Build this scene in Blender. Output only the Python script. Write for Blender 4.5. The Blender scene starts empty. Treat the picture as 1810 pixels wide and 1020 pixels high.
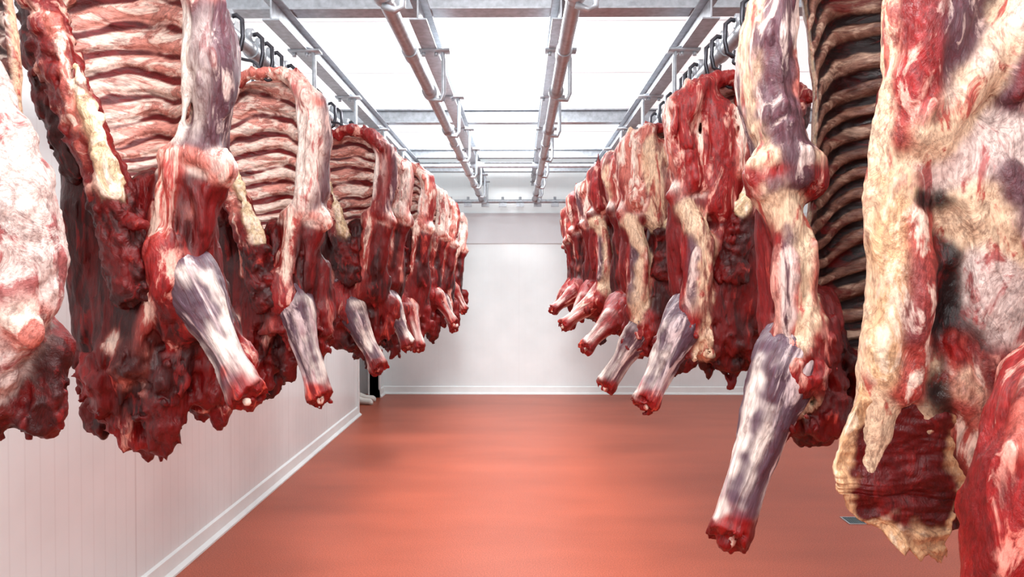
import bpy, math, random
import numpy as np
from mathutils import Vector, Matrix
random.seed(7); RNG=np.random.RandomState(5)
scene=bpy.context.scene
scene.view_settings.view_transform='Standard'
scene.view_settings.look='None'
COLL=scene.collection

# ------------------------------------------------------------------ helpers
def lin(c):
    c=np.array(c,float)/255.
    return np.where(c<=0.04045,c/12.92,((c+0.055)/1.055)**2.4)
def new_obj(name,me,parent=None,mat=None):
    o=bpy.data.objects.new(name,me); COLL.objects.link(o)
    if parent: o.parent=parent
    if mat: me.materials.append(mat)
    return o
def tag(o,label,cat,group=None):
    o["label"]=label; o["category"]=cat
    if group: o["group"]=group
def mesh_from(name,V,F,smooth=True):
    me=bpy.data.meshes.new(name); me.from_pydata(np.asarray(V).tolist(),[],[list(map(int,f)) for f in F]); me.update()
    if smooth: me.polygons.foreach_set('use_smooth',[True]*len(me.polygons))
    return me
def vnoise(P,seed=0):
    P=np.asarray(P,float); I=np.floor(P).astype(np.int64); f=P-I; f=f*f*(3-2*f); out=0
    for dx in (0,1):
        for dy in (0,1):
            for dz in (0,1):
                h=((I[:,0]+dx)*73856093)^((I[:,1]+dy)*19349663)^((I[:,2]+dz)*83492791)^(seed*2654435)
                h=(h^(h>>13))*1274126177; h=(h^(h>>16))&0xffff
                w=(f[:,0] if dx else 1-f[:,0])*(f[:,1] if dy else 1-f[:,1])*(f[:,2] if dz else 1-f[:,2])
                out=out+w*(h/65535.)
    return out*2-1
def fbm(P,oct=3,seed=0):
    s=0;a=1;t=0
    for i in range(oct):
        s=s+a*vnoise(P*(2.03**i)+17.3*i,seed+i); t+=a; a*=.5
    return s/t
def sstep(a,b,x):
    t=np.clip((x-a)/(b-a),0,1); return t*t*(3-2*t)

# ------------------------------------------------------------------ materials
def nodes(m):
    m.use_nodes=True; nt=m.node_tree
    return nt,nt.nodes,nt.links,nt.nodes['Principled BSDF']
def ramp(N,stops):
    r=N.new('ShaderNodeValToRGB'); e=r.color_ramp.elements
    while len(e)>1: e.remove(e[-1])
    e[0].position=stops[0][0]; e[0].color=(*stops[0][1],1)
    for p,c in stops[1:]:
        x=e.new(p); x.color=(*c,1)
    return r
def meat_material():
    m=bpy.data.materials.new('raw_meat'); nt,N,L,B=nodes(m)
    def at(n):
        a=N.new('ShaderNodeAttribute'); a.attribute_name=n; return a
    A,Bc,nc=at('colA'),at('colB'),at('nc')
    def noise(scale,det,dist,rough=.6):
        n=N.new('ShaderNodeTexNoise'); n.inputs['Scale'].default_value=scale; n.inputs['Detail'].default_value=det
        n.inputs['Roughness'].default_value=rough; n.inputs['Distortion'].default_value=dist
        L.new(nc.outputs['Vector'],n.inputs['Vector']); return n
    def math_(op,a,b=None,c=None,clamp=False):
        x=N.new('ShaderNodeMath'); x.operation=op; x.use_clamp=clamp
        for i,v in enumerate((a,b,c)):
            if v is None: continue
            if isinstance(v,(int,float)): x.inputs[i].default_value=v
            else: L.new(v,x.inputs[i])
        return x.outputs[0]
    def mix(f,a,b,mode='MIX'):
        x=N.new('ShaderNodeMix'); x.data_type='RGBA'; x.blend_type=mode
        if isinstance(f,float): x.inputs[0].default_value=f
        else: L.new(f,x.inputs[0])
        for s,v in ((6,a),(7,b)):
            if isinstance(v,tuple): x.inputs[s].default_value=v
            else: L.new(v,x.inputs[s])
        return x.outputs[2]
    n1=noise(16,8,.8,.64); n2=noise(110,3,0); n3=noise(7,8,.7,.64)
    T=math_('MULTIPLY_ADD',A.outputs['Alpha'],-.5,.75)
    f1=math_('MULTIPLY_ADD',math_('SUBTRACT',n1.outputs['Fac'],T),14,.5,clamp=True)
    c=mix(f1,A.outputs['Color'],Bc.outputs['Color'])
    T3=math_('MULTIPLY_ADD',Bc.outputs['Alpha'],-.5,.75)
    f3=math_('MULTIPLY_ADD',math_('SUBTRACT',n3.outputs['Fac'],T3),18,.5,clamp=True)
    c=mix(math_('MULTIPLY',f3,.82),c,(*lin((108,7,8)),1))
    v=math_('ABSOLUTE',math_('SUBTRACT',n1.outputs['Fac'],.46))
    v=math_('SUBTRACT',1.0,math_('MULTIPLY',v,46,None,True),None,True)
    c=mix(math_('MULTIPLY',v,.42),c,(*lin((92,8,9)),1))
    v=math_('ABSOLUTE',math_('SUBTRACT',n3.outputs['Fac'],.43))
    v=math_('SUBTRACT',1.0,math_('MULTIPLY',v,36,None,True),None,True)
    c=mix(math_('MULTIPLY',v,.42),c,(*lin((52,5,8)),1))
    r=ramp(N,[(.32,(.64,.59,.59)),(.55,(1,1,1)),(.72,(1.15,1.13,1.11))]); L.new(n2.outputs['Fac'],r.inputs[0])
    c=mix(1.0,c,r.outputs[0],'MULTIPLY')
    L.new(c,B.inputs['Base Color'])
    rr=ramp(N,[(.35,(.32,)*3),(.7,(.58,)*3)]); L.new(n1.outputs['Fac'],rr.inputs[0]); L.new(rr.outputs[0],B.inputs['Roughness'])
    B.inputs['Specular IOR Level'].default_value=.38
    h=math_('ADD',n1.outputs['Fac'],math_('MULTIPLY',n2.outputs['Fac'],.2))
    b=N.new('ShaderNodeBump'); b.inputs['Strength'].default_value=.72; b.inputs['Distance'].default_value=.015
    L.new(h,b.inputs['Height']); L.new(b.outputs[0],B.inputs['Normal'])
    return m
MEAT=meat_material()
def simple(name,col,rough=.5,metal=0,scale=12,var=.12,bump=.0,streak=(1,1,1)):
    m=bpy.data.materials.new(name); nt,N,L,B=nodes(m)
    tc=N.new('ShaderNodeTexCoord'); mp=N.new('ShaderNodeMapping'); mp.inputs['Scale'].default_value=streak
    L.new(tc.outputs['Object'],mp.inputs[0])
    n=N.new('ShaderNodeTexNoise'); n.inputs['Scale'].default_value=scale; n.inputs['Detail'].default_value=4
    L.new(mp.outputs[0],n.inputs['Vector'])
    c=np.array(col); r=ramp(N,[(.3,tuple(c*(1-var))),(.7,tuple(np.minimum(c*(1+var),1)))])
    L.new(n.outputs['Fac'],r.inputs[0]); L.new(r.outputs[0],B.inputs['Base Color'])
    B.inputs['Roughness'].default_value=rough; B.inputs['Metallic'].default_value=metal
    if bump:
        b=N.new('ShaderNodeBump'); b.inputs['Strength'].default_value=bump; b.inputs['Distance'].default_value=.004
        L.new(n.outputs['Fac'],b.inputs['Height']); L.new(b.outputs[0],B.inputs['Normal'])
    return m
GALV=simple('galvanised_steel',lin((168,175,182)),.38,.36,30,.2,.15)
DARKST=simple('dark_steel',lin((66,66,72)),.35,.8,40,.3)
CHROME=simple('bright_steel',lin((200,200,203)),.22,.9,40,.08)
WHITEP=simple('white_rubber',lin((225,222,215)),.5,0,30,.05)

def wall_mat(name,axis,seamw=.12):
    m=bpy.data.materials.new(name); nt,N,L,B=nodes(m)
    tc=N.new('ShaderNodeTexCoord'); sp=N.new('ShaderNodeSeparateXYZ'); L.new(tc.outputs['Object'],sp.inputs[0])
    def M(op,a,b=None,clamp=False):
        x=N.new('ShaderNodeMath'); x.operation=op; x.use_clamp=clamp
        for i,v in enumerate((a,b)):
            if v is None: continue
            if isinstance(v,(int,float)): x.inputs[i].default_value=v
            else: L.new(v,x.inputs[i])
        return x.outputs[0]
    co=sp.outputs[axis]
    fine=M('GREATER_THAN',M('FRACT',M('MULTIPLY',co,12.0)),.9)
    seam=M('GREATER_THAN',M('FRACT',M('MULTIPLY',co,.9)),.988)
    n=N.new('ShaderNodeTexNoise'); n.inputs['Scale'].default_value=3; n.inputs['Detail'].default_value=3; L.new(tc.outputs['Object'],n.inputs['Vector'])
    r=ramp(N,[(.3,tuple(lin((234,246,248)))),(.7,tuple(lin((242,253,255))))]); L.new(n.outputs['Fac'],r.inputs[0])
    x=N.new('ShaderNodeMix'); x.data_type='RGBA'; L.new(M('ADD',M('MULTIPLY',fine,seamw*.8),M('MULTIPLY',seam,seamw*1.6),True),x.inputs[0])
    L.new(r.outputs[0],x.inputs[6]); x.inputs[7].default_value=(*lin((165,158,158)),1)
    L.new(x.outputs[2],B.inputs['Base Color']); B.inputs['Roughness'].default_value=.2
    b=N.new('ShaderNodeBump'); b.inputs['Strength'].default_value=seamw*2; b.inputs['Distance'].default_value=.003; b.invert=True
    L.new(M('ADD',fine,seam),b.inputs['Height']); L.new(b.outputs[0],B.inputs['Normal'])
    return m
WX=wall_mat('insulated_panel_across',0,.02); WY=wall_mat('insulated_panel_along',1,.11)
def floor_mat():
    m=bpy.data.materials.new('red_epoxy_floor'); nt,N,L,B=nodes(m)
    tc=N.new('ShaderNodeTexCoord')
    n=N.new('ShaderNodeTexNoise'); n.inputs['Scale'].default_value=150; n.inputs['Detail'].default_value=3; L.new(tc.outputs['Object'],n.inputs['Vector'])
    mp=N.new('ShaderNodeMapping'); mp.inputs['Scale'].default_value=(.5,1.6,1); L.new(tc.outputs['Object'],mp.inputs[0])
    n2=N.new('ShaderNodeTexNoise'); n2.inputs['Scale'].default_value=1.7; n2.inputs['Detail'].default_value=7; L.new(mp.outputs[0],n2.inputs['Vector'])
    r=ramp(N,[(.3,tuple(lin((144,70,50)))),(.72,tuple(lin((202,104,78))))]); L.new(n.outputs['Fac'],r.inputs[0])
    r2=ramp(N,[(.3,(.82,.80,.80)),(.7,(1.04,1.04,1.04))]); L.new(n2.outputs['Fac'],r2.inputs[0])
    x=N.new('ShaderNodeMix'); x.data_type='RGBA'; x.blend_type='MULTIPLY'; x.inputs[0].default_value=1
    L.new(r.outputs[0],x.inputs[6]); L.new(r2.outputs[0],x.inputs[7]); L.new(x.outputs[2],B.inputs['Base Color'])
    B.inputs['Roughness'].default_value=.4; B.inputs['Specular IOR Level'].default_value=.32
    b=N.new('ShaderNodeBump'); b.inputs['Strength'].default_value=.4; b.inputs['Distance'].default_value=.003
    L.new(n.outputs['Fac'],b.inputs['Height']); L.new(b.outputs[0],B.inputs['Normal'])
    return m
FLOORM=floor_mat()
def ceil_mat():
    m=bpy.data.materials.new('white_ceiling_added_glow'); nt,N,L,B=nodes(m)
    tc=N.new('ShaderNodeTexCoord'); sp=N.new('ShaderNodeSeparateXYZ'); L.new(tc.outputs['Object'],sp.inputs[0])
    f=N.new('ShaderNodeMath'); f.operation='MULTIPLY'; f.inputs[1].default_value=1/1.15; L.new(sp.outputs[1],f.inputs[0])
    g=N.new('ShaderNodeMath'); g.operation='FRACT'; L.new(f.outputs[0],g.inputs[0])
    r=ramp(N,[(0,(.93,.95,.96)),(.972,(.93,.95,.96)),(.982,(.6,.6,.62))]); L.new(g.outputs[0],r.inputs[0])
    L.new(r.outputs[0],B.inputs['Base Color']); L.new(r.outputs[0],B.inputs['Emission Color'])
    B.inputs['Emission Strength'].default_value=.76; B.inputs['Roughness'].default_value=.5  # glow added to plain white panels for soft light and a blown-out look
    return m
CEILM=ceil_mat()

# ------------------------------------------------------------------ solid helpers
def box_geo(x0,x1,y0,y1,z0,z1):
    V=[(x0,y0,z0),(x1,y0,z0),(x1,y1,z0),(x0,y1,z0),(x0,y0,z1),(x1,y0,z1),(x1,y1,z1),(x0,y1,z1)]
    F=[(0,3,2,1),(4,5,6,7),(0,1,5,4),(1,2,6,5),(2,3,7,6),(3,0,4,7)]
    return V,F
def join_geo(parts):
    V=[];F=[]
    for v,f in parts:
        n=len(V); V+=list(map(tuple,v)); F+=[tuple(i+n for i in q) for q in f]
    return V,F
def sweep(path,r,n=12,closed_ends=True):
    P=[Vector(p) for p in path]; V=[];F=[]
    rs=r if isinstance(r,(list,tuple)) else [r]*len(P)
    t=(P[1]-P[0]).normalized(); a=Vector((0,0,1)) if abs(t.z)<.9 else Vector((1,0,0))
    u=t.cross(a).normalized()
    for i,p in enumerate(P):
        if i==0: t=(P[1]-P[0])
        elif i==len(P)-1: t=P[-1]-P[-2]
        else: t=P[i+1]-P[i-1]
        t.normalize(); u=(u-t*u.dot(t)).normalized(); w=t.cross(u)
        for k in range(n):
            g=2*math.pi*k/n; V.append(tuple(p+(u*math.cos(g)+w*math.sin(g))*rs[i]))
    for i in range(len(P)-1):
        for k in range(n):
            F.append((i*n+k,i*n+(k+1)%n,(i+1)*n+(k+1)%n,(i+1)*n+k))
    F.append(tuple(range(n))[::-1]); F.append(tuple(range((len(P)-1)*n,len(P)*n)))
    return V,F
def structure(name,geo,mat,smooth=False):
    me=mesh_from(name,*geo,smooth=smooth); o=new_obj(name,me,None,mat); o["kind"]="structure"; return o

# ------------------------------------------------------------------ room
CZ=1.6; XL=-1.89; XR=4.6; YF=9.42; H=3.32; YB=-1.6
structure('floor',box_geo(XL-1.4,XR+.1,YB,YF+.1,-.1,0),FLOORM)
structure('ceiling',box_geo(XL-1.4,XR+.1,YB,YF+.1,H,H+.1),CEILM)
structure('wall_far',box_geo(XL-1.4,XR+.1,YF,YF+.12,0,H),WX)
DY0,DY1,DZ=7.95,9.12,2.1
structure('wall_left',join_geo([box_geo(XL-.12,XL,YB,DY0,0,H),box_geo(XL-.12,XL,DY1,YF,0,H),box_geo(XL-.12,XL,DY0,DY1,DZ,H)]),WY)
structure('wall_right',box_geo(XR,XR+.1,YB,YF,0,H),WY)
structure('wall_corridor',box_geo(XL-1.4,XL-1.3,YB,YF,0,H),simple('corridor_grey',lin((70,74,80)),.6))
TRIM=simple('white_trim',lin((238,245,245)),.4,0,8,.03)
def skirting(a,b,axis,sgn,pos):
    prof=[(0,0),(.045,0),(.045,.012),(.022,.03),(.015,.1),(.0,.11)]
    V=[];F=[]
    for t in (a,b):
        for d,z in prof:
            V.append((pos+sgn*d,t,z) if axis=='y' else (t,pos+sgn*d,z))
    n=len(prof)
    for k in range(n): F.append((k,(k+1)%n,n+(k+1)%n,n+k))
    F.append(tuple(range(n))); F.append(tuple(range(n,2*n)))
    return V,F
structure('baseboard_left',join_geo([skirting(YB,DY0,'y',1,XL),skirting(DY1,YF,'y',1,XL)]),TRIM)
structure('baseboard_far',skirting(XL,XR,'x',-1,YF),TRIM)
structure('baseboard_right',skirting(YB,YF,'y',-1,XR),TRIM)
structure('trim_1',join_geo([box_geo(XL-.14,XL+.02,DY0-.05,DY0,0,DZ+.05),box_geo(XL-.14,XL+.02,DY1,DY1+.06,0,DZ+.05),box_geo(XL-.14,XL+.02,DY0,DY1,DZ,DZ+.05)]),TRIM)
structure('trim_2',box_geo(XL,XR,YF-.02,YF,2.08,2.5),simple('upper_panel_grey',lin((222,228,232)),.45,0,3,.03))
structure('door_1',join_geo([box_geo(XL-.16,XL-.12,DY0-.9,DY0+.25,0,DZ),box_geo(XL-.19,XL-.16,DY0+.13,DY0+.17,.9,1.1)]),simple('steel_door',lin((110,115,120)),.4,.4))

def boot(x,y,rot):
    V=[];F=[];n=14
    rings=[(-.12,.02,.035,.03),(-.09,.035,.042,.04),(0,.04,.045,.042),(.09,.06,.045,.06),(.15,.08,.045,.08),(.19,.07,.03,.07)]
    for (yy,zc,rx,rz) in rings:
        for k in range(n):
            a=2*math.pi*k/n; V.append((rx*math.cos(a),yy,max(0,zc+rz*math.sin(a))))
    for i in range(len(rings)-1):
        for k in range(n): F.append((i*n+k,(i+1)*n+k,(i+1)*n+(k+1)%n,i*n+(k+1)%n))
    F.append(tuple(range(n))); F.append(tuple(range((len(rings)-1)*n,len(rings)*n))[::-1])
    sh=sweep([(0,.13,.1),(0,.14,.18),(0,.145,.27)],[.05,.052,.06],14)
    me=mesh_from('rubber_boot',*join_geo([(V,F),sh])); o=new_obj('rubber_boot',me,None,WHITEP)
    o.location=(x,y,0); o.rotation_euler=(0,0,rot); tag(o,"white rubber work boot standing on the floor in the doorway","boot","boots in the doorway")
boot(-1.98,8.62,math.radians(85)); boot(-1.99,8.84,math.radians(92))

drain=bpy.data.objects.new('floor_drain',None); COLL.objects.link(drain); drain.location=(2.21,4.5,0); drain.scale=(.85,.85,1)
tag(drain,"square stainless steel floor drain set in red floor","floor drain")
g=[box_geo(-.08,.08,-.08,-.068,0,.006),box_geo(-.08,.08,.068,.08,0,.006),box_geo(-.08,-.068,-.068,.068,0,.006),box_geo(.068,.08,-.068,.068,0,.006)]
new_obj('frame',mesh_from('frame',*join_geo(g),smooth=False),drain,CHROME)
g=[box_geo(-.068+.0175*i,-.068+.0175*i+.01,-.068,.068,.0,.004) for i in range(8)]+[box_geo(-.068,.068,-.068,.068,0,.001)]
new_obj('grate',mesh_from('grate',*join_geo(g),smooth=False),drain,simple('grate_steel',lin((86,104,108)),.35,.4))

# ------------------------------------------------------------------ steelwork
def ibeam(a,b,axis,c,z0,h,w,t=.008):
    def bx(c0,c1,zz0,zz1): return box_geo(c0,c1,a,b,zz0,zz1) if axis=='y' else box_geo(a,b,c0,c1,zz0,zz1)
    return join_geo([bx(c-w/2,c+w/2,z0,z0+t),bx(c-w/2,c+w/2,z0+h-t,z0+h),bx(c-t/2,c+t/2,z0+t,z0+h-t)])
RZ=CZ+1.02
RAILS=[-1.2,-.49,.2,.92]
def bevel(o,w=.002):
    m=o.modifiers.new('bevel','BEVEL'); m.width=w; m.segments=2
for yb,h,w,z in ((3.52,.16,.12,2.96),(6.02,.12,.09,2.96),(7.75,.10,.09,2.96),(8.75,.12,.1,2.96)):
    o=new_obj('ceiling_beam',mesh_from('ceiling_beam',*ibeam(XL+.01,XR-.01,'x',yb,z,h,w,.012),smooth=False),None,GALV)
    tag(o,"grey galvanised steel cross beam fixed under the white ceiling","steel beam","cross beams under the ceiling"); bevel(o)
for xb in RAILS:
    y1=9.2; w=.085
    o=new_obj('support_beam',mesh_from('support_beam',*ibeam(3.3,y1,'y',xb,2.845,.112,w,.009),smooth=False),None,GALV)
    tag(o,"galvanised steel beam carrying an overhead meat rail","steel beam","beams carrying the rails"); bevel(o)
for i,xr in enumerate(RAILS):
    y0=-.5 if i in(0,3) else .6
    path=[(xr,y,RZ) for y in np.linspace(y0,8.95,12)]
    g=[sweep(path,.03,24)]
    for yy in (3.1,5.2,7.3): g.append(sweep([(xr,yy-.05,RZ),(xr,yy+.05,RZ)],.036,24))
    rail=new_obj('overhead_rail',mesh_from('overhead_rail',*join_geo(g)),None,GALV)
    md=rail.modifiers.new('es','EDGE_SPLIT'); md.split_angle=math.radians(40)
    tag(rail,"galvanised tubular overhead rail hung from steel beam","meat rail","overhead meat rails")
    for yy in (2.45,3.75,4.7,5.7,6.6,7.4,8.2,8.8):
        s=.075 if i!=3 else -.075
        if i==0: s=.075
        top=2.85 if yy>3.3 else 3.31
        rod=sweep([(xr+s*.3,yy,top),(xr+s,yy,top-.015),(xr+s,yy,RZ+.02),(xr+s*.95,yy,RZ-.05),(xr+s*.6,yy,RZ-.062),(xr,yy,RZ-.045)] if yy<3.3 else
                  [(xr+s*.2,yy,2.86),(xr+s*.9,yy,2.85),(xr+s,yy,2.80),(xr+s,yy,RZ-.01),(xr+s*.8,yy,RZ-.045),(xr+s*.3,yy,RZ-.042),(xr,yy,RZ-.03)],.012,10)
        pl=box_geo(xr-.06,xr+.11 if s>0 else xr+.06,yy-.035,yy+.035,top-.014,top-.002) if s>0 else box_geo(xr-.11,xr+.06,yy-.035,yy+.035,top-.014,top-.002)
        clamp=sweep([(xr,yy-.03,RZ),(xr,yy+.03,RZ)],.04,18)
        bolts=[sweep([(xr+dx,yy,top-.035),(xr+dx,yy,top-.012)],.011,6) for dx in (-.035,.035)]
        new_obj('bracket',mesh_from('bracket',*join_geo([rod,pl,clamp]+bolts)),rail,GALV)
g=[sweep([(x,9.06,RZ) for x in np.linspace(-1.75,2.2,10)],.026,16)]
for x in np.arange(-1.6,2.2,.23):
    g.append(sweep([(x,9.06,RZ+.06),(x,9.06,RZ-.05)],.018,8)); g.append(box_geo(x-.05,x+.05,9.0,9.04,RZ-.075,RZ-.03))
    if int(x*10)%2: g.append(box_geo(x-.03,x+.06,9.0,9.05,RZ-.12,RZ-.075))
o=new_obj('switch_rail',mesh_from('switch_rail',*join_geo(g)),None,GALV); md=o.modifiers.new('es','EDGE_SPLIT')
tag(o,"galvanised cross rail with switch fittings joining rail ends","meat rail")
g=[sweep([(x,7.3,2.8) for x in np.linspace(-1.85,4.5,8)],.022,16)]
o=new_obj('tie_rod',mesh_from('tie_rod',*join_geo(g)),None,GALV); tag(o,"thin galvanised steel tie tube across the rails","steel tube")

def meat_hook(xr,y,tx,tz,s,ty=None):
    ty=y if ty is None else ty
    root=bpy.data.objects.new('meat_hook',None); COLL.objects.link(root); root.location=(xr,y,RZ)
    tag(root,"dark steel trolley hook hanging from the overhead rail","meat hook","trolley hooks on the rails")
    wheel=sweep([(-.014,0,.062),(-.012,0,.062),(.012,0,.062),(.014,0,.062)],[.02,.032,.032,.02],18)
    new_obj('roller',mesh_from('roller',*wheel),root,GALV)
    strap=sweep([(s*.0,0,.062),(s*.03,0,.07),(s*.052,0,.05),(s*.055,0,-.02),(s*.045,0,-.07),(s*.015,0,-.09)],[.010]*6,8)
    new_obj('strap',mesh_from('strap',*strap),root,DARKST)
    dx,dy,dz=tx-xr,ty-y,tz-RZ
    p=[(s*.015,0,-.06),(s*.02,0,-.10)]
    z1=min(dz+.05,-.14)
    p+=[(s*.02+dx*.3,dy*.3,-.10+(z1+.10)*.35),(dx*.8,dy*.8,z1+.02)]
    p+=[(dx,dy,dz+.005),(dx+s*.015,dy,dz-.03),(dx+s*.04,dy,dz-.038),(dx+s*.06,dy,dz-.01),(dx+s*.06,dy,dz+.02)]
    P=np.array(p)
    for _ in range(2):
        Q=[P[0]]
        for a,b in zip(P[:-1],P[1:]): Q+= [a*.75+b*.25,a*.25+b*.75]
        Q.append(P[-1]); P=np.array(Q)
    new_obj('hook',mesh_from('hook',*sweep([tuple(q) for q in P],.0065,8)),root,DARKST)
    return root

# ------------------------------------------------------------------ SDF meat modelling
T={ # A, B, amount, blood
 'fat':((230,198,166),(180,84,70),.36,.30),
 'fatw':((238,214,202),(184,92,88),.36,.26),
 'fatg':((224,202,194),(170,96,94),.40,.22),
 'yfat':((214,172,130),(236,212,184),.46,.30),
 'pink':((176,68,60),(240,208,190),.43,.38),
 'rim':((206,118,104),(246,222,206),.47,.32),
 'memb':((96,64,74),(222,198,190),.38,.26),
 'purple':((90,66,80),(210,190,190),.38,.14),
 'redm':((144,22,22),(228,164,148),.34,.38),
 'beef':((112,8,10),(194,70,58),.25,.42),
 'deep':((58,4,5),(128,14,14),.30,.46),
 'dark':((20,2,4),(78,8,8),.30,.40),
 'lig':((232,206,166),(246,228,206),.45,.20),
 'spine':((126,15,16),(232,176,158),.36,.42),
 'cut':((138,9,9),(226,92,74),.30,.44),
 'tend':((238,224,214),(160,116,126),.30,.10),
}
def C(pts,r,t,sy=1.,k=2.5,sub=False):
    pts=np.array(pts,float); r=np.array(r if hasattr(r,'__len__') else [r]*len(pts),float)
    return dict(p=pts,r=r,t=t,sy=sy,k=k,sub=sub)
def E(c,r,t,sy=1.,k=2.5): return C([c,(c[0]+.01,c[1],c[2])],r,t,sy,k)
def sd(P,q):
    best=None
    for a,b,ra,rb in zip(q['p'][:-1],q['p'][1:],q['r'][:-1],q['r'][1:]):
        ab=b-a; L=max((ab**2).sum(),1e-6); ap=P-a
        t=np.clip((ap@ab)/L,0,1); d=ap-t[...,None]*ab; d[...,1]/=q['sy']
        v=np.sqrt((d**2).sum(-1))-(ra+(rb-ra)*t)
        best=v if best is None else np.minimum(best,v)
    return best
def smooth_chain(q,it=1):
    P=np.c_[q['p'],q['r']]
    if len(P)<3: return q
    for _ in range(it):
        Q=[P[0]]
        for a,b in zip(P[:-1],P[1:]): Q+=[a*.75+b*.25,a*.25+b*.75]
        Q.append(P[-1]); P=np.array(Q)
    q['p']=P[:,:3]; q['r']=P[:,3]; return q
def nets(D,org,h):
    ins=D<0; c=np.zeros(tuple(s-1 for s in D.shape),np.int8)
    offs=[(i,j,k) for i in(0,1) for j in(0,1) for k in(0,1)]
    nx,ny,nz=c.shape
    for i,j,k in offs: c+=ins[i:i+nx,j:j+ny,k:k+nz]
    act=(c>0)&(c<8); I=np.argwhere(act); idx=-np.ones(c.shape,np.int64); idx[act]=np.arange(len(I))
    acc=np.zeros((len(I),3)); cnt=np.zeros(len(I))
    for o in offs:
        for ax in range(3):
            if o[ax]: continue
            o2=list(o); o2[ax]=1
            d0=D[I[:,0]+o[0],I[:,1]+o[1],I[:,2]+o[2]]; d1=D[I[:,0]+o2[0],I[:,1]+o2[1],I[:,2]+o2[2]]
            m=(d0<0)!=(d1<0); t=np.where(m,d0/np.where(m,d0-d1,1),0)
            p=np.tile(np.array(o,float),(len(I),1)); p[:,ax]+=t
            acc+=p*m[:,None]; cnt+=m
    V=(I+acc/cnt[:,None])*h+org
    F=[]
    for ax in range(3):
        u,v=(ax+1)%3,(ax+2)%3
        a=[slice(None)]*3; b=[slice(None)]*3; a[ax]=slice(0,-1); b[ax]=slice(1,None)
        s0=ins[tuple(a)]; s1=ins[tuple(b)]; E_=np.argwhere(s0!=s1)
        E_=E_[(E_[:,u]>0)&(E_[:,v]>0)&(E_[:,u]<D.shape[u]-1)&(E_[:,v]<D.shape[v]-1)]
        fl=s0[E_[:,0],E_[:,1],E_[:,2]]
        q=[]
        for du,dv in((-1,-1),(0,-1),(0,0),(-1,0)):
            e=E_.copy(); e[:,u]+=du; e[:,v]+=dv; q.append(idx[e[:,0],e[:,1],e[:,2]])
        q=np.array(q).T; q[~fl]=q[~fl][:,::-1]; F.append(q)
    return V,np.concatenate(F)
def set_attrs(me,colA,colB,nc):
    for n,a in(('colA',colA),('colB',colB)):
        at=me.color_attributes.new(n,'FLOAT_COLOR','POINT'); at.data.foreach_set('color',a.astype(np.float32).ravel())
    at=me.attributes.new('nc','FLOAT_VECTOR','POINT'); at.data.foreach_set('vector',nc.astype(np.float32).ravel())
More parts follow.
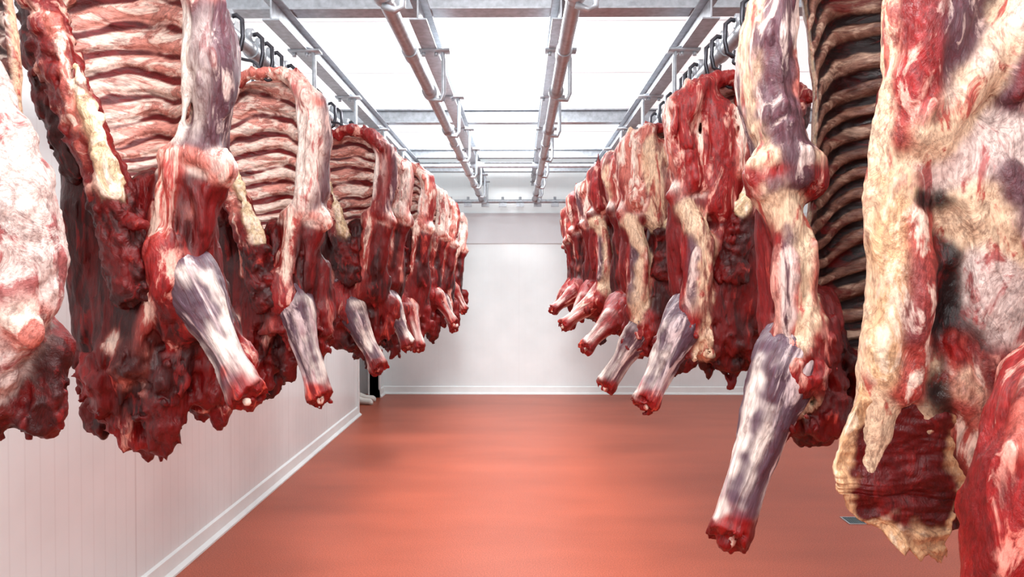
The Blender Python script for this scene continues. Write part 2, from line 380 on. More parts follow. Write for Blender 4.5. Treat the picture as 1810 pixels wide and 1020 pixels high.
def meat(name,prims,parent,h=.8,mir=1,seed=0,fib=(0,0,1),lump=1.2,lf=.12,rough=.45,stretch=.3,scale=1.,crease=.9,cf=.3,tear=0.,tz=-35,planes=(),blend=.45,cstr=.82):
    prims=[smooth_chain(dict(q)) for q in prims]
    lo=np.min([np.min(q['p']-(q['r']*max(1,q['sy']))[:,None],0) for q in prims if not q['sub']],0)-3.5
    hi=np.max([np.max(q['p']+(q['r']*max(1,q['sy']))[:,None],0) for q in prims if not q['sub']],0)+3.5
    n=np.ceil((hi-lo)/h).astype(int)+1
    ax=[lo[i]+h*np.arange(n[i]) for i in range(3)]
    D=np.full(tuple(n),1e2)
    for q in prims:
        a=np.min(q['p']-(q['r']*max(1,q['sy']))[:,None],0)-5; b=np.max(q['p']+(q['r']*max(1,q['sy']))[:,None],0)+5
        s=[slice(max(0,int((a[i]-lo[i])/h)),min(n[i],max(0,int((b[i]-lo[i])/h)+2))) for i in range(3)]
        if any(x.stop<=x.start for x in s): continue
        G=np.stack(np.meshgrid(*[ax[i][s[i]] for i in range(3)],indexing='ij'),-1)
        d=sd(G,q); o=D[tuple(s)]
        if q['sub']:
            k=q['k']; hh=np.clip(.5-.5*(o+d)/k,0,1); D[tuple(s)]=o*(1-hh)+(-d)*hh+k*hh*(1-hh)
        else:
            k=q['k']; hh=np.clip(.5+.5*(o-d)/k,0,1); D[tuple(s)]=o*(1-hh)+d*hh-k*hh*(1-hh)
    m=np.abs(D)<4
    Pm=np.argwhere(m)*h+lo
    fu=np.array(fib,float)/np.linalg.norm(fib)
    Pf=Pm-np.outer(Pm@fu,fu)*cstr
    add=lump*fbm(Pm*lf*np.array([1,1,.6])+seed*3.1,2,seed)
    add+=crease*(.35-np.abs(fbm(Pf*cf+seed*1.7+.6*vnoise(Pm*.1,seed)[:,None],2,seed+11))*1.7)
    if tear:
        rmp=sstep(tz,tz-18,Pm[:,2]); add+=tear*rmp*(fbm(Pm*np.array([.30,.30,.22])+seed,3,seed+21)*2.4+.1)
    D[m]+=add
    for (pp,nn,am) in planes:
        nn=np.array(nn,float); nn/=np.linalg.norm(nn); dd=(Pm-np.array(pp))@nn+am*fbm(Pm*.5,2,seed+31)
        near=np.linalg.norm(Pm-np.array(pp),axis=1)<16
        D[m]=np.where(near,np.maximum(D[m],dd),D[m])
    D[[0,-1]]=5; D[:,[0,-1]]=5; D[:,:,[0,-1]]=5
    V,F=nets(D,lo,h)
    me0=bpy.data.meshes.new('t'); me0.from_pydata(V.tolist(),[],F.tolist()); me0.update()
    N=np.zeros(len(V)*3); me0.vertices.foreach_get('normal',N); N=N.reshape(-1,3); bpy.data.meshes.remove(me0)
    f=fu
    along=V@f; perp=V-along[:,None]*f
    Q=perp+along[:,None]*f*stretch
    A=np.zeros((len(V),4)); B=np.zeros((len(V),4)); W=np.zeros(len(V))
    for q in prims:
        if q['sub'] and q['t']!='hollow': continue
        d=sd(V,q)
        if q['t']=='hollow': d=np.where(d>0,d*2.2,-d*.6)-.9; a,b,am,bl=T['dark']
        else: a,b,am,bl=T[q['t']]
        d=d+2.0*fbm(V*.17,3,seed+9+len(q['t'])); w=np.exp(-np.clip(d,-5,20)/blend)
        A+=w[:,None]*np.array([*lin(a),am]); B+=w[:,None]*np.array([*lin(b),bl]); W+=w
    A/=W[:,None]; B/=W[:,None]
    V=V+N*(rough*fbm(Q*.7,3,seed+3))[:,None]
    V[:,0]*=mir
    if mir<0: F=F[:,::-1]
    me=bpy.data.meshes.new(name); me.from_pydata((V*.01*scale).tolist(),[],F.tolist()); me.update()
    me.polygons.foreach_set('use_smooth',[True]*len(me.polygons))
    set_attrs(me,A,B,(Q*.01+seed*.37))
    return new_obj(name,me,parent,MEAT)
def poly(L,v,jit=0,seed=0):
    L=np.array(L,float); t=np.linspace(0,1,len(L))
    d=np.linspace(0,1,201); Y=np.stack([np.interp(d,t,L[:,i]) for i in range(3)],-1)
    K=21; pad=np.concatenate([np.repeat(Y[:1],K//2,0),Y,np.repeat(Y[-1:],K//2,0)])
    S=np.stack([np.convolve(pad[:,i],np.ones(K)/K,'valid') for i in range(3)],-1)
    w=np.minimum(1,np.minimum(d,1-d)/.05)[:,None]; S=S*w+Y*(1-w)
    R=np.stack([np.interp(v,d,S[:,i]) for i in range(3)],-1)
    if jit:
        for a in (0,1,2): R[:,a]+=jit*fbm(np.c_[v*9,v*0+a*5+seed,v*0],4,seed+a)
    return R
def ribcage(name,L,R,parent,arch=6,depth=14,thick=5,nr=9,rib=(226,170,152),gap=(120,24,26),mir=1,seed=0,nu=44,nv=240,amp=.9,gw=.35,scale=1.,sag=.03,edge=None,btis='fat',blood=.3,amt=.4,ribB=(246,222,208),jit=0,mode='rib',cover=0.,covc=(96,10,14)):
    u=np.linspace(0,1,nu); v=np.linspace(0,1,nv); U,Vv=np.meshgrid(u,v,indexing='ij')
    l=poly(L,v,jit,seed); r=poly(R,v,jit,seed+3)
    P=l[None]*(1-U[...,None])+r[None]*U[...,None]
    P[...,1]+=depth*np.sin(np.pi*U)**.9*np.sin(np.pi*np.clip(Vv*.92+.08,0,1))**.35
    P[...,2]+=arch*4*U*(1-U)*(1-Vv)**2
    if jit: P[...,2]-=jit*2.2*fbm(np.c_[(U*6).ravel(),(U*0+seed).ravel(),(U*0).ravel()],3,seed).reshape(U.shape)*Vv**4
    P0=P.copy(); flat=P.reshape(-1,3)
    ed=np.minimum(np.minimum(U,1-U)*nu*.35,np.minimum(Vv,1-Vv)*nv*.08); ed=np.clip(ed,0,1)
    wob=fbm(flat*.07+seed,2,seed).reshape(U.shape)
    ph=nr*(Vv+sag*np.sin(np.pi*U)-.09*U)+.5*wob
    cs=np.cos(2*np.pi*ph); ridge=np.sign(cs)*np.abs(cs)**.5
    lump=fbm(flat*np.array([.12,.12,.3])+seed*2,3,seed+2).reshape(U.shape)
    cov=sstep(.05,.35,fbm(flat*np.array([.07,.07,.10])+seed*5,3,seed+6).reshape(U.shape)+cover-.35)
    if mode=='rib': P[...,1]-= (amp*ridge*(1-.65*cov)+.9*lump+.9*cov)*ed
    else: P[...,1]-= 1.6*lump*ed; 
    back=P0.copy(); back[...,1]+=thick*np.sqrt(ed)+.0
    back[...,1]+=1.0*fbm(flat*.12,2,seed+7).reshape(U.shape)*ed
    n=nu*nv; front=np.arange(n).reshape(nu,nv); bi=front+n
    bi[0]=front[0]; bi[-1]=front[-1]; bi[:,0]=front[:,0]; bi[:,-1]=front[:,-1]
    V=np.concatenate([P.reshape(-1,3),back.reshape(-1,3)])
    def q(I,fl):
        Q=np.stack([I[:-1,:-1],I[1:,:-1],I[1:,1:],I[:-1,1:]],-1).reshape(-1,4)
        return Q[:,::-1] if fl else Q
    F=np.concatenate([q(front,True),q(bi,False)])
    used=np.unique(F); rm=-np.ones(len(V),int); rm[used]=np.arange(len(used)); 
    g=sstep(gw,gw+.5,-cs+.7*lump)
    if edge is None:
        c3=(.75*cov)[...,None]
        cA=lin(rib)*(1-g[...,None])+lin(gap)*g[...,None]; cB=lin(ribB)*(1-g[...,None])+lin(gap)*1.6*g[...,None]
        cA=cA*(1-c3)+lin(covc)*c3; cB=cB*(1-c3*.6)+lin(covc)*2*c3*.6
    else:
        e=sstep(.09,.17,np.minimum(np.minimum(U*.8,(1-U)*1.2),np.minimum(1.,1-Vv)*.6)+.22*fbm(flat*.10+seed,4,seed+4).reshape(U.shape))
        cA=lin(edge)*(1-e[...,None])+lin(rib)*e[...,None]; cB=lin((240,212,180))*(1-e[...,None])+lin(gap)*e[...,None]
    a,b,am,bl=T[btis]
    cA=np.concatenate([np.c_[cA.reshape(-1,3),np.full(n,amt)],np.tile([*lin(a),am],(n,1))])
    cB=np.concatenate([np.c_[cB.reshape(-1,3),np.full(n,blood)],np.tile([*lin(b),bl],(n,1))])
    nc=V*(np.array([.35,.6,1]) if mode=='rib' else np.array([1,1,.5]))*.01+seed*.31
    V=V[used].copy(); V[:,0]*=mir; F=rm[F]
    if mir<0: F=F[:,::-1]
    me=bpy.data.meshes.new(name); me.from_pydata((V*.01*scale).tolist(),[],F.tolist()); me.update()
    me.polygons.foreach_set('use_smooth',[True]*len(me.polygons)); set_attrs(me,cA[used],cB[used],nc[used])
    return new_obj(name,me,parent,MEAT)
def rags(n,x0,x1,y0,y1,z,l0,l1,r,t,rs):
    out=[]
    for i in range(n):
        x=x0+(x1-x0)*(i+rs.uniform(.1,.9))/n; y=rs.uniform(y0,y1); l=rs.uniform(l0,l1); dx=rs.uniform(-6,6)
        rr=r*rs.uniform(.8,1.4)
        out.append(C([(x-dx*.2,y,z+5),(x+dx*.3,y,z-l*.5),(x+dx,y+rs.uniform(-2,2),z-l)],[rr*1.35,rr*1.2,rr*.8],t if rs.rand()<.6 else ('beef' if rs.rand()<.7 else 'redm'),.7,2.2))
    return out

def forequarter(loc,mir=1,scale=1.,h=.8,seed=1,label='',knee=(-3,-23),hoof=(12,-62),legr=1.,top=0.,sleeve='thin',dark=False,yaw=0,low=0.,hookx=None,ribz=None,plate='memb',plate2='purple',edge='tend',mass='deep',pw=1.,rimt='rim',ragl=1.,extra=(),legt='purple',tent='tend',closed=None):
    rs=np.random.RandomState(seed)
    root=bpy.data.objects.new('beef_carcass',None); COLL.objects.link(root); root.location=loc
    root.rotation_euler=(0,0,yaw)
    tag(root,label,'beef carcass','hanging beef carcasses')
    t=top
    kw=dict(h=h,mir=mir,scale=scale)
    rc=dict(rib=(220,152,138),gap=(84,7,10),amp=.85,blood=.28,amt=.5,depth=11,cover=.02)
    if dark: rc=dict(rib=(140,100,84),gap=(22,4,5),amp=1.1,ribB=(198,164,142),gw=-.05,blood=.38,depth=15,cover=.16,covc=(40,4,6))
    zb=-6 if ribz is None else ribz
    ex=2.5
    Lp=[(-40,2,48+t),(-38,0,25),(-30,0,5),(-24,0,zb)] if not dark else [(-40,2,48+t),(-42,1,20),(-42,1,-15),(-38,1,zb)]
    Rp=[(0,-1,51+t),(-3+ex,-2,30),(-5+ex,-2,14),(-8,-2,zb)] if not dark else [(-6,-2,50+t),(-10,-3,22),(-9,-3,-4),(-7,-2,-28),(-8,-2,zb)]
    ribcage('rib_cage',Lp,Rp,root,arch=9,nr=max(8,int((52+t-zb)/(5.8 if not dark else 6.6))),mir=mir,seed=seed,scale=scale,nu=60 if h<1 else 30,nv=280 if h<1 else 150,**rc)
    j=lambda a=1.5: rs.uniform(-a,a)
    pr=[C([(-40,1,44+t),(-36,0,54+t+j()),(-20,0,60+t+j()),(-8,0,57+t),(1,-1,47+t)],[1.8,2.0,2.2,2.8,3.2],rimt,1.5,3.5),
        C([(-6,3,56+t),(1.0,4,47+t*.7),(3.6+j(.8),5,34),(2.4,4,19),(-1,2,6)],np.array([3.2,4.4,4.8,4.6,4.8])*pw,plate,2.3,5),
        C([(-2.5*pw,-3,48+t),(-1.6*pw,-4,32),(-2.6,-4.5,16),(-3.5,-4,4)],[.8,.9,1.1,2.0],edge,1,3.5),
        C([(5.0*pw,1,46+t*.6),(7.0*pw,1,32),(5.4*pw,0,16),(2,-2,6)],[1.9,2.0,2.2,2.6],plate2,1.6,4.5),
        C([(2.5,-4*pw,46),(3,-5,30),(2,-5,16),(0,-4.5,6)],[.7,.9,.9,1.2],edge if seed%2 else plate2,1,3)]
    if closed:  # lean shoulder and flank closing over the ribs
        pr+=[C([(-8,-2,48+t),(-12,-4,32),(-13,-4,14),(-12,-3,-4)],[6,8,8,7],closed[0],.8,4),
             C([(-24,-1,50+t),(-26,-4,30),(-25,-4,10),(-22,-3,-10)],[6,8,8,7],closed[1],.8,4),
             C([(-16,-8,46+t),(-19,-10,28),(-18,-9,8)],[1.4,2.0,1.6],'rim',1,2.5),
             C([(-34,0,40+t),(-34,-2,18)],[6,6],closed[0],.8,4)]
    for i in range(6):
        x=-36+6*i+j(2); pr.append(C([(x,0,57+t+j(2)-abs(x+18)*.12),(x+j(3),-1,61+t+j(2)-abs(x+18)*.12)],[2.0,1.0],'redm' if i%2 else rimt,1,2))
    pr+=[C([(-6,-2,2),(5,-2,1)],[4.2,3.8],'fatw',1.0,5),C([(-8.5,-5,3),(-3,-6.2,3.5),(3,-5.5,1.5),(8,-3,-1)],[1.4,2.0,1.7,2.2],rimt,1,3),C([(-6,-2,-3.5),(3,-1,-6)],[3.2,3.4],'beef',1.2,4.5)]
    if dark:
        pr+=[C([(-7,-4,-2),(0,-5,0),(6,-3,-2)],[4.4,5.0,4.2],'redm',1,5),C([(-8,-6,4),(1,-8,5),(8,-5,3)],[1.6,2.2,1.8],'fat',1,3.5),C([(-2,-9,-2),(4,-7,-4)],[2,2],'memb',1,3.5)]
    if sleeve=='thin':
        pr+=[C([(-5,-5,-1),(-7,-6,-9),(-8,-6,-22),(-10,-5,-36),(-15,-4,-48)],[3.0,2.5,1.9,1.9,1.6],'pink',1.3,2.8),
             C([(-3,1,-4),(-3,2,-14),(-4,3,-28),(-5,4,-42)],[5,5.6,6.5,7.5],mass,1.5,3.5),
             C([(1,-1,-6),(2,-2,-14),(0,-2,-26)],[2.8,2.4,1.8],'beef',1.3,3)]
    else:
        pr+=[C([(3,-4,-6),(-1,-6,-13),(-4.5,-6,-22),(-4,-6,-36),(-2,-5,-50),(-4,-3,-64)],[4.2,3.8,3.6,4.2,4.8,5.0],'fat',1.2,3.5),
             C([(-6,-10,-20),(-6,-10,-34),(-4,-9,-46)],[.9,1.0,.9],'pink',1,2.8),
             C([(0,-8,-16),(0,-9,-32),(1,-9,-48)],[1.4,1.7,1.8],'memb',1,3),
             C([(1,-5,-8),(2,-6,-26),(2,-6,-56)],[1.6,2,2.4],'redm',1,3)]
        if not dark:
            pr+=[C([(4,0,-6),(5,2,-22),(4,2,-40)],[4,4.5,4],'beef',1.3,2.5),
                 C([(-13,2,-8),(-15,2,-30),(-13,2,-48),(-10,2,-62)],[5,7,9,9],mass,1.2,3.5),
                 C([(-12,-4,-16),(-14,-5,-34),(-13,-4,-50)],[1.6,1.9,1.8],'redm',1,2.6)]
        else:
            pr+=[C([(2,3,-10),(1,4,-26),(0,4,-44)],[3,3.4,4],'beef',1.4,3),
                 C([(-8,2,-44),(-10,2,-54),(-10,2,-68)],[4,8.5,10],mass,1.1,3.5),
                 C([(-14,-4,-56),(-10,-5,-70)],[4,5],'beef',1.1,4),
                 C([(-4,0,-58),(0,-1,-70)],[7,6.5],'beef',1.1,4.5),
                 C([(-16,2,-52),(-22,3,-58),(-30,3,-56)],[7,7,6],mass,1.2,3.5)]
    if not dark:
        pr+=[C([(-14,8,-6),(-14,8,-26),(-16,7,-46+low),(-18,6,-60+low)],[8,10,11,8],mass,1.3,4)]
        pr+=[C([(-24,7,-18),(-25,5,-42+low),(-25,5,-60+low)],[7,9,6.5],mass,1.2,3.5),
         C([(-42,7,34),(-38,7,10),(-35,7,-14),(-33,6,-44+low)],[5,7,8,7],'deep',1.0,3.5),
         C([(-10,0,-38),(-20,-2,-50+low),(-28,0,-62+low)],[3.5,4.4,3.5],'beef',1,2.5),
         C([(-6,7,-36),(-7,8,-52+low)],[8,8],'deep',1.2,3.5)]
        for i in range(5):
            x=rs.uniform(-32,0); z=rs.uniform(-50,-12)+low*.6
            pr.append(C([(x,-3,z+8),(x+j(3),-4,z),(x+j(5),-3,z-10)],[.8,1.4,.7],'redm' if i%2 else 'rim',1.2,2.8))
        pr+=rags(5,-40,-4,-2,8,-56+low,3*ragl,20*ragl,4.0,mass,rs)
        pr+=rags(3,-14,5,2,10,-46+low,6*ragl,15*ragl,3.6,'beef',rs)
    else:
        pr+=rags(5,-26,-6,0,6,-63,5,12,2.8,mass,rs)
    pr+=list(extra)
    k=np.array([knee[0],-4,knee[1]],float)
    pr.append(C([(-9,4,knee[1]+14),tuple(k+np.array([-7,4,5])),tuple(k+np.array([-2,2,-4])),tuple(k*.75+.25*np.array([hoof[0],-9,hoof[1]]))],[8*legr,7.4*legr,6.2*legr,5.0*legr],'beef',1.1,4.5))
    pr.append(C([tuple(k+np.array([-6,-2,9])),tuple(k+np.array([-3,-4,1]))],[3.4*legr,3.4*legr],'redm',1.1,4.5))
    meat('shoulder',pr,root,seed=seed,tear=1.5,tz=-36+low,stretch=.26,lump=1.7,crease=.85,rough=.4,**kw)
    if dark:
        bp=[C([(-44,0,52+t),(-46,0,20),(-46,0,-15),(-42,0,-52)],[4.5,5,5,5],'spine',1.1,2)]
        meat('backbone',bp,root,seed=seed+30,rough=.8,lump=1.4,lf=.2,stretch=.6,crease=1.2,cf=.45,**kw)
    else:
        bp=[C([(-43,-3,52+t),(-38,-4,32),(-30,-5,12),(-22,-6,-8)],[4.2,4.8,5.2,5],'spine',1.1,2),
            C([(-47,1,48+t),(-43,1,26),(-36,2,2)],[4.5,5,5],'deep',1.1,2.5),
            C([(-22,-6,-6),(-18,-7,-20),(-15,-7,-33)],[5.2,6.4,6.2],'deep',1.05,2.5),
            C([(-29,-9,26),(-23,-11,8),(-18,-11,-7)],[.8,1.9,2.7],'lig',.8,2.6),
            C([(-37,-7,40),(-30,-9,18),(-26,-10,0)],[1.4,1.5,1.3],'rim',1,1.6)]
        for i in range(10): 
            f=i/9.; bp.append(E((-46+26*f,-7-2*f,50+t-(56+t)*f),2.6,'spine',1,1.4))
        for i in range(6): bp.append(C([(-20+j(4),-9,-10-4*i),(-15+j(4),-12,-12-4*i)],[1.6,1.9],'beef' if i%2 else 'deep',1,1.8))
        meat('backbone',bp,root,seed=seed+30,fib=(-.3,0,1),rough=.8,lump=1.5,lf=.2,stretch=.6,crease=1.0,cf=.4,cstr=.4,planes=[((-15,-7,-37),(.25,0,-1),2.4)],**kw)
    f=np.array([hoof[0],-9,hoof[1]],float); d=f-k; L=np.linalg.norm(d); d/=L
    side=np.array([d[2],0,-d[0]]); side=side if side[0]<0 else -side
    g=legr
    at=lambda s,o=0,y=0: tuple(k+d*L*s+side*o+np.array([0,y,0]))
    lp=[C([tuple(k+np.array([-7,6,9])),at(-.02),at(.22),at(.5),at(.84)],[7.8*g,7.2*g,6.0*g,4.0*g,3.4*g],legt,1.05,2.5),
        C([at(.84),at(.95),at(1.06)],[3.4*g,4.2*g,4.8*g],'cut',1.0,3),
        C([at(.02,-5.0*g,-2.5),at(.3,-4.3*g,-1.5),at(.62,-2.9*g,-1.2),at(.95,-3.1*g,-1)],[2.0*g,1.4*g,1.0*g,1.5*g],tent,1,1.5),
        C([at(.04,4.8*g,0),at(.35,3.8*g,-1),at(.8,2.4*g,-1),at(.95,2.8*g,-.5)],[2.0*g,1.1*g,.9*g,1.3*g],tent,1,1.5),
        C([at(.02,.8,-6.0*g),at(.35,1.2*g,-5.0*g),at(.8,.2*g,-3*g)],[1.1*g,.7*g,.7*g],legt,1,1.2),
        C([at(.25,-1.4*g,-4.8*g),at(.8,-1.0*g,-3.2*g)],[.4*g,.5*g],tent,1,1.2),
        E(at(-.03,-2.0,-4.2),2.6*g,tent,1,4),
        E(at(1.0,-2.8*g,-1),2.2*g,'cut',1,1.6),E(at(.99,2.6*g,-1),2.1*g,'cut',1,1.6),E(at(1.0,0,-3.2*g),1.7*g,'cut',1,1.4)]
    for i in range(4): lp.append(C([at(.9,rs.uniform(-3,3)*g,rs.uniform(-2.5,2)*g),at(1.02+rs.uniform(0,.06),rs.uniform(-4,4)*g,rs.uniform(-3,1))],[1.2*g,.8*g],'cut' if i%2 else 'beef',1,1.2))
    lo_=meat('foreleg',lp,root,seed=seed+60,fib=tuple(d),lump=1.0,rough=.25,stretch=.12,crease=.6,cf=.35,planes=[(at(1.045),tuple(d+np.array([.3,-.5,0])),2.6*g)],**kw)
    meat('cut_bone',[C([at(1.0,.5,0),at(1.045,.5,-.5)],[1.6*g,1.4*g],'rim',1,1)],lo_,seed=seed+70,lump=.3,rough=.2,crease=.5,**dict(kw,h=min(h,.7)))
    if hookx is not None:
        hp=Matrix.Rotation(yaw,3,'Z')@Vector((mir*-20*.01*scale,.0,(59+t)*.01*scale)); w=Vector(loc)+hp
        meat_hook(hookx,w.y,w.x,min(w.z+.0,RZ-.12),1 if hookx<0 else -1)
    return root

s_in="skinned beef forequarter with exposed pale ribs, hanging from hook"
# left row
forequarter((-.886,1.9,1.90),1,1.0,.65,11,s_in+", foreleg dangling",knee=(-1,-32),hoof=(16,-61),hookx=-1.2,low=-4,legr=1.05,pw=.8,plate2='memb',
    extra=[C([(-4,10,-34),(1,11,-50),(2,11,-60)],[6,6,5],'deep',1.1,3)]+rags(3,-6,7,8,12,-58,6,13,2.8,'beef',np.random.RandomState(4)))
forequarter((-.872,2.83,1.835),1,1.0,.75,22,"beef forequarter with creamy rib cavity and trimmed foreleg",knee=(-5,-34),hoof=(7,-71),hookx=-1.2,top=3,low=4,pw=.95,plate='fatw',plate2='memb',legr=1.1,
    extra=[C([(-30,10,-24),(-38,10,-46),(-41,9,-60)],[8,9,7],'deep',1.1,3.5),C([(0,8,-20),(2,9,-46)],[6,6],'deep',1.1,3.5)]+rags(3,-50,-34,5,12,-58,5,14,3.4,'deep',np.random.RandomState(5)))
forequarter((-.80,3.95,1.93),1,1.0,.9,33,s_in,knee=(-17,-50),hoof=(0,-83),hookx=-1.2,top=-6,low=-8,plate='redm',rimt='redm',legr=1.2,pw=.95,plate2='memb')
forequarter((-.84,4.8,2.0),1,1.0,1.1,44,s_in,knee=(-8,-56),hoof=(5,-86),hookx=-1.2,top=-10,low=-20,yaw=.2,plate='fatw',edge='rim',plate2='pink',legr=1.15)
forequarter((-.78,5.6,2.0),1,1.0,1.2,55,s_in,knee=(-12,-64),hoof=(-2,-96),hookx=-1.2,top=-6,low=-26,yaw=-.15,plate='rim',plate2='redm',legr=1.15,legt='redm')
forequarter((-.75,6.4,1.98),1,1.0,1.3,66,s_in,knee=(-4,-54),hoof=(12,-80),hookx=-1.2,top=-8,low=-24,plate='fatw',plate2='rim',legr=1.1,legt='redm',yaw=.25)
forequarter((-.72,7.2,1.95),1,1.0,1.3,67,s_in,knee=(-9,-58),hoof=(4,-88),hookx=-1.2,top=-6,low=-22,plate='rim',legr=1.15,legt='memb',plate2='redm')
forequarter((-.69,8.0,1.93),1,.95,1.4,77,s_in,knee=(-10,-48),hoof=(4,-74),hookx=-1.2,top=-10,low=-14,plate='fatw',plate2='rim',legr=1.2,legt='redm',yaw=.2)
# right row
forequarter((.757,2.0,1.90),-1,1.0,.65,111,"beef side with dark rib cavity and long trimmed leg",knee=(0,-56),hoof=(17,-101),legr=1.36,sleeve='thick',dark=True,hookx=.92,top=6,ribz=-52,pw=1.25,rimt='pink',edge='rim',plate2='fat')
forequarter((.72,2.9,1.95),-1,1.0,.75,122,"red beef forequarter with thin fat seams, leg dangling",knee=(5,-56),hoof=(20,-86),legr=1.2,sleeve='thick',hookx=.92,top=-10,low=-8,plate='redm',plate2='rim',rimt='redm',pw=1.25,edge='rim',closed=('redm','beef'),
    extra=[C([(-20,2,-6),(-24,0,-24),(-22,-1,-42),(-18,0,-54)],[5,8,8,5],'beef',1.0,3)])
forequarter((.64,3.75,1.96),-1,1.0,.95,133,"red and cream marbled beef forequarter with dangling leg",knee=(-2,-66),hoof=(15,-94),legr=1.2,sleeve='thick',hookx=.92,top=-12,low=-14,yaw=-.25,plate='rim',plate2='redm',edge='fat',rimt='redm',pw=1.35,legt='memb',closed=('fat','redm'))
forequarter((.66,4.5,2.04),-1,1.0,1.1,144,"red and cream marbled beef forequarter with dangling leg",knee=(6,-70),hoof=(26,-88),legr=1.15,sleeve='thin',hookx=.92,top=-20,low=-22,yaw=.2,plate='pink',plate2='fat',edge='rim',rimt='beef',pw=1.35,legt='redm',closed=('redm','beef'))
forequarter((.62,5.2,2.08),-1,1.0,1.2,155,s_in,knee=(5,-66),hoof=(28,-83),legr=1.15,sleeve='thick',hookx=.92,top=-26,low=-22,plate='redm',plate2='pink',edge='redm',rimt='beef',pw=1.4,legt='pink',yaw=-.1)
forequarter((.60,5.9,2.05),-1,1.0,1.3,166,s_in,knee=(4,-62),hoof=(20,-84),legr=1.15,hookx=.92,top=-26,low=-20,plate='rim',plate2='memb',edge='rim',rimt='redm',pw=1.3,legt='redm',yaw=.2)
forequarter((.57,6.6,2.05),-1,1.0,1.3,177,s_in,knee=(5,-60),hoof=(25,-75),legr=1.15,hookx=.92,top=-26,low=-18,plate='redm',plate2='rim',edge='redm',rimt='redm',pw=1.3,legt='redm')
forequarter((.56,7.4,2.0),-1,1.0,1.4,187,s_in,knee=(5,-56),hoof=(18,-74),legr=1.15,hookx=.92,top=-28,low=-16,plate='pink',plate2='redm',edge='redm',rimt='redm',pw=1.3,legt='redm',yaw=-.2)
forequarter((.60,8.2,1.98),-1,1.0,1.4,188,s_in,knee=(0,-56),hoof=(18,-72),legr=1.15,hookx=.92,top=-28,low=-16,plate='redm',plate2='pink',edge='redm',rimt='redm',pw=1.3,legt='redm')

# ---- near right : fat covered hindquarter
root=bpy.data.objects.new('beef_carcass',None); COLL.objects.link(root); root.location=(.93,1.5,1.6)
tag(root,"beef hindquarter covered in creamy yellow fat with hanging flank","beef carcass","hanging beef carcasses")
rs=np.random.RandomState(3)
pr=[C([(4,9,80),(4,9,50),(3,9,24),(4,8,2),(4,8,-16)],[9,13,15,13,9],'deep',.7,3),
    C([(2,3,92),(-1,0,72),(-3,-1,56),(-4,0,44)],[4,6.5,7.8,6.5],'memb',1.2,5),
    C([(-9,0,66),(-10,-1,44),(-12,0,26),(-12,0,6),(-12,0,-13),(-14,1,-30),(-17,1,-42)],[3.5,4.2,4.6,5.0,5.6,4.8,2.6],'fat',.75,5),
    C([(-9,-4,60),(-9,-5,46),(-11,-4.0,30)],[2.8,3.4,2.4],'redm',1.2,4.5),
    C([(-13,-2,20),(-14,-2,0),(-15,-2,-20)],[1.8,2.4,2.4],'yfat',1.2,4),
    C([(-9,-3.5,12),(-8,-4,-6),(-10,-3,-24)],[2.4,3.0,2.8],'pink',1,5),
    C([(-10,-4,2),(-10,-4.5,-12)],[1.8,2.0],'memb',1,4.5),
    C([(-4,1,-20),(-4,1,-32)],[5,3.2],'fat',.7,5),
    C([(16,0,76),(11,-3,56),(3,-4,42),(-6,-4,30)],[4,4.4,4.6,4.6],'fat',1.1,5),
    C([(13,-5,62),(6,-7,48),(-3,-6,36)],[1.6,2.0,1.8],'fatw',1,4),
    C([(8,-2,66),(6,-2,54)],[3,3],'dark',1,2),
    C([(20,2,74),(17,1,56),(17,0,38)],[6,8.5,8.5],'redm',1,4.5),
    C([(12,-5,50),(9,-6,38)],[2.4,2.8],'memb',1.2,3.5),
    C([(14,-8,58),(12,-9,44),(9,-9,37)],[1.3,1.5,1.2],'beef',1.2,3),
    C([(17,-6,60),(15,-7,44)],[1.8,2],'fat',1.2,3.5),
    C([(-2,1,26),(10,1,27),(20,2,24)],[9.0,11.5,12],'fatg',.85,5),
    C([(4,0,16),(13,0,12),(18,1,-2)],[9,11,10],'fat',.8,5),
    C([(8,-7,22),(13,-8,10)],[2.5,2.5],'memb',1,5),
    C([(9,0,2),(12,0,-8),(18,1,-16)],[8,9,8],'fatg',.85,5),
    C([(-2,1,4),(-2,2,-10),(-1,2,-24)],[6,6.5,7],'dark',.8,3.5),
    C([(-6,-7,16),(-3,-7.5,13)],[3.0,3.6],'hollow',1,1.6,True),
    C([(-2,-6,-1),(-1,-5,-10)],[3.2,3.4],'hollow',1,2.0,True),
    C([(0,-2,-13),(3,-3,-24),(7,-2,-36),(9,-2,-50)],[2.6,3.2,3.2,2.4],'pink',1.2,3.5),
    C([(2,-4.5,-20),(6,-5,-34),(8,-4,-46)],[1.0,1.2,1.0],'fat',1,3),
    C([(-1,-4,-14),(1,-4,-17)],[2,1.6],'cut',1,2),
    C([(6,3,-12),(10,4,-26),(12,3,-44)],[7,9,7],'deep',1,3.5),
    C([(12,0,-16),(15,0,-30)],[6,6],'redm',1,3.5),
    C([(17,-8,14),(18,-8,4)],[2.6,3.4],'beef',1,3.5)]
pr+=rags(4,4,16,0,4,-46,5,12,2.8,'deep',rs)
meat('haunch',pr,root,h=.55,seed=210,lump=1.8,lf=.10,rough=.4,stretch=.5,crease=.85,cf=.22,tear=1.0,tz=-38,blend=.6)
ribcage('flank',[(-16,0,-14),(-20,-1,-27),(-25,-2,-42),(-22,-2,-49),(-10,-2,-58)],[(3,-1,-14),(4,-1,-30),(4,-1,-42),(3,-1,-52),(0,-1,-63)],root,arch=0,depth=0,thick=3,seed=215,rib=(88,6,8),gap=(116,13,12),edge=(212,166,124),amt=.34,blood=.26,nu=90,nv=180,btis='yfat',jit=2.0,mode='flat')
meat_hook(.92,1.52,.95,2.5,-1)
root=bpy.data.objects.new('beef_carcass',None); COLL.objects.link(root); root.location=(.90,1.18,1.6)
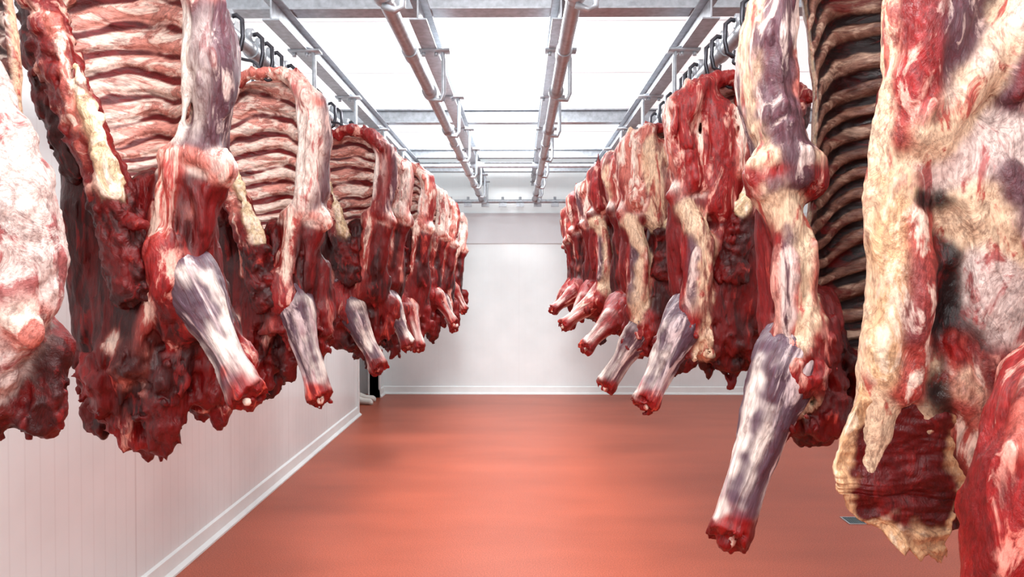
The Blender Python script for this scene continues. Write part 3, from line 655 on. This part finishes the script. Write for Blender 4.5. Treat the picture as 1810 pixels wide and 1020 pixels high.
tag(root,"reddish pink beef quarter with thick leg hanging low","beef carcass","hanging beef carcasses")
pr=[C([(22,0,90),(20,0,50),(19,0,20),(12,0,-4)],[5,8,9,9],'pink',1,3),
    C([(9,0,-8),(-1,0,-21),(-4,-1,-36),(-6,-1,-50),(-5,0,-66)],[6.5,7.4,7.6,8.0,6],'redm',1,4),
    C([(-4,-6,-17),(-6,-6,-26)],[2.6,2.6],'rim',1,3.5),
    C([(-6,-5,-30),(-9,-5,-48)],[2.6,3],'cut',1,3.5),
    C([(0,-7,-18),(-1,-7,-34)],[2.6,2.6],'pink',1,3.5)]
meat('leg',pr,root,h=.6,seed=230,lump=1.6,rough=.3,stretch=.5,crease=.7,blend=.9)
meat_hook(.92,1.2,1.10,2.48,-1)
root=bpy.data.objects.new('beef_carcass',None); COLL.objects.link(root); root.location=(-.925,1.25,1.6)
tag(root,"beef quarter with pale marbled fat cover and ragged red end","beef carcass","hanging beef carcasses")
rs=np.random.RandomState(9)
pr=[C([(-24,10,92),(-20,6,60),(-12,2,40),(-5,0,27)],[4,6,6,5],'fatg',1,3),
    C([(-5,0,26),(-1,0,14),(-2,0,2),(-4,0,-8)],[5.5,8.2,9.0,8],'fatg',1,4),
    C([(-6,-8,16),(-8,-9,4)],[2.2,3.2],'memb',1,5),
    C([(-16,2,20),(-18,2,0),(-14,2,-14)],[9,11,9],'fatg',1,4),
    C([(2,-3,-6),(5,-4,-10)],[3,2.6],'rim',1,3.5),
    C([(-6,0,-12),(-5,0,-17)],[7.5,6],'fatg',1,3),
    C([(-14,2,-12),(-8,4,-22)],[9,7],'deep',1,3)]
pr+=rags(6,-20,3,-3,5,-18,5,12,3.2,'deep',rs)
meat('haunch',pr,root,h=.55,seed=250,lump=1.6,rough=.4,stretch=.7,crease=.8,cstr=.4,cf=.2,tear=1.5,tz=-8,blend=.6)
ribcage('rib_cage',[(-62,32,70),(-60,32,40),(-55,32,5)],[(-24,28,70),(-22,28,40),(-22,26,5)],root,arch=4,depth=10,nr=11,rib=(120,66,58),gap=(40,6,8),seed=251)
meat_hook(-1.2,1.32,-1.13,2.48,1)
for yy in (2.35,2.5,2.68,3.1,3.2,3.5,3.62,4.05,4.25,4.9,5.0,5.55,6.3,7.1,7.7): meat_hook(.92,yy,.93,RZ-.17-.03*((yy*10)%3),-1)
for yy in (2.15,2.28,2.42,2.55,3.05,3.17,3.3,3.5,3.65,4.25,4.4,5.1,5.25,5.9,6.0,6.7,6.85,7.6): meat_hook(-1.2,yy,-1.19,RZ-.17,1)

# ------------------------------------------------------------------ light + camera
w=bpy.data.worlds.new('w'); scene.world=w; w.use_nodes=True
bg=w.node_tree.nodes['Background']; bg.inputs[0].default_value=(1,.98,.97,1); bg.inputs[1].default_value=.38
def area(loc,rot,sx,sy,e,col=(1,1,1)):
    l=bpy.data.lights.new('lamp','AREA'); l.shape='RECTANGLE'; l.size=sx; l.size_y=sy; l.energy=e; l.color=col
    o=bpy.data.objects.new('ceiling_or_fill_lamp',l); COLL.objects.link(o); o.location=loc; o.rotation_euler=rot
for yy,e in ((1.2,76),(4.7,96),(6.9,118)):
    area((-.15,yy,3.28),(0,0,0),.4 if yy<6 else 1.4,1.3,e)
area((.0,-1.3,2.7),(math.radians(66),0,0),.9,.45,72)  # added fill behind the camera to light the carcass fronts, not a ceiling fitting
cam=bpy.data.cameras.new('cam'); co=bpy.data.objects.new('camera',cam); COLL.objects.link(co)
cam.sensor_width=36; cam.lens=24; cam.clip_start=.02
co.location=(0,0,CZ); co.rotation_euler=(math.radians(90-.85),0,math.radians(.62))
scene.camera=co
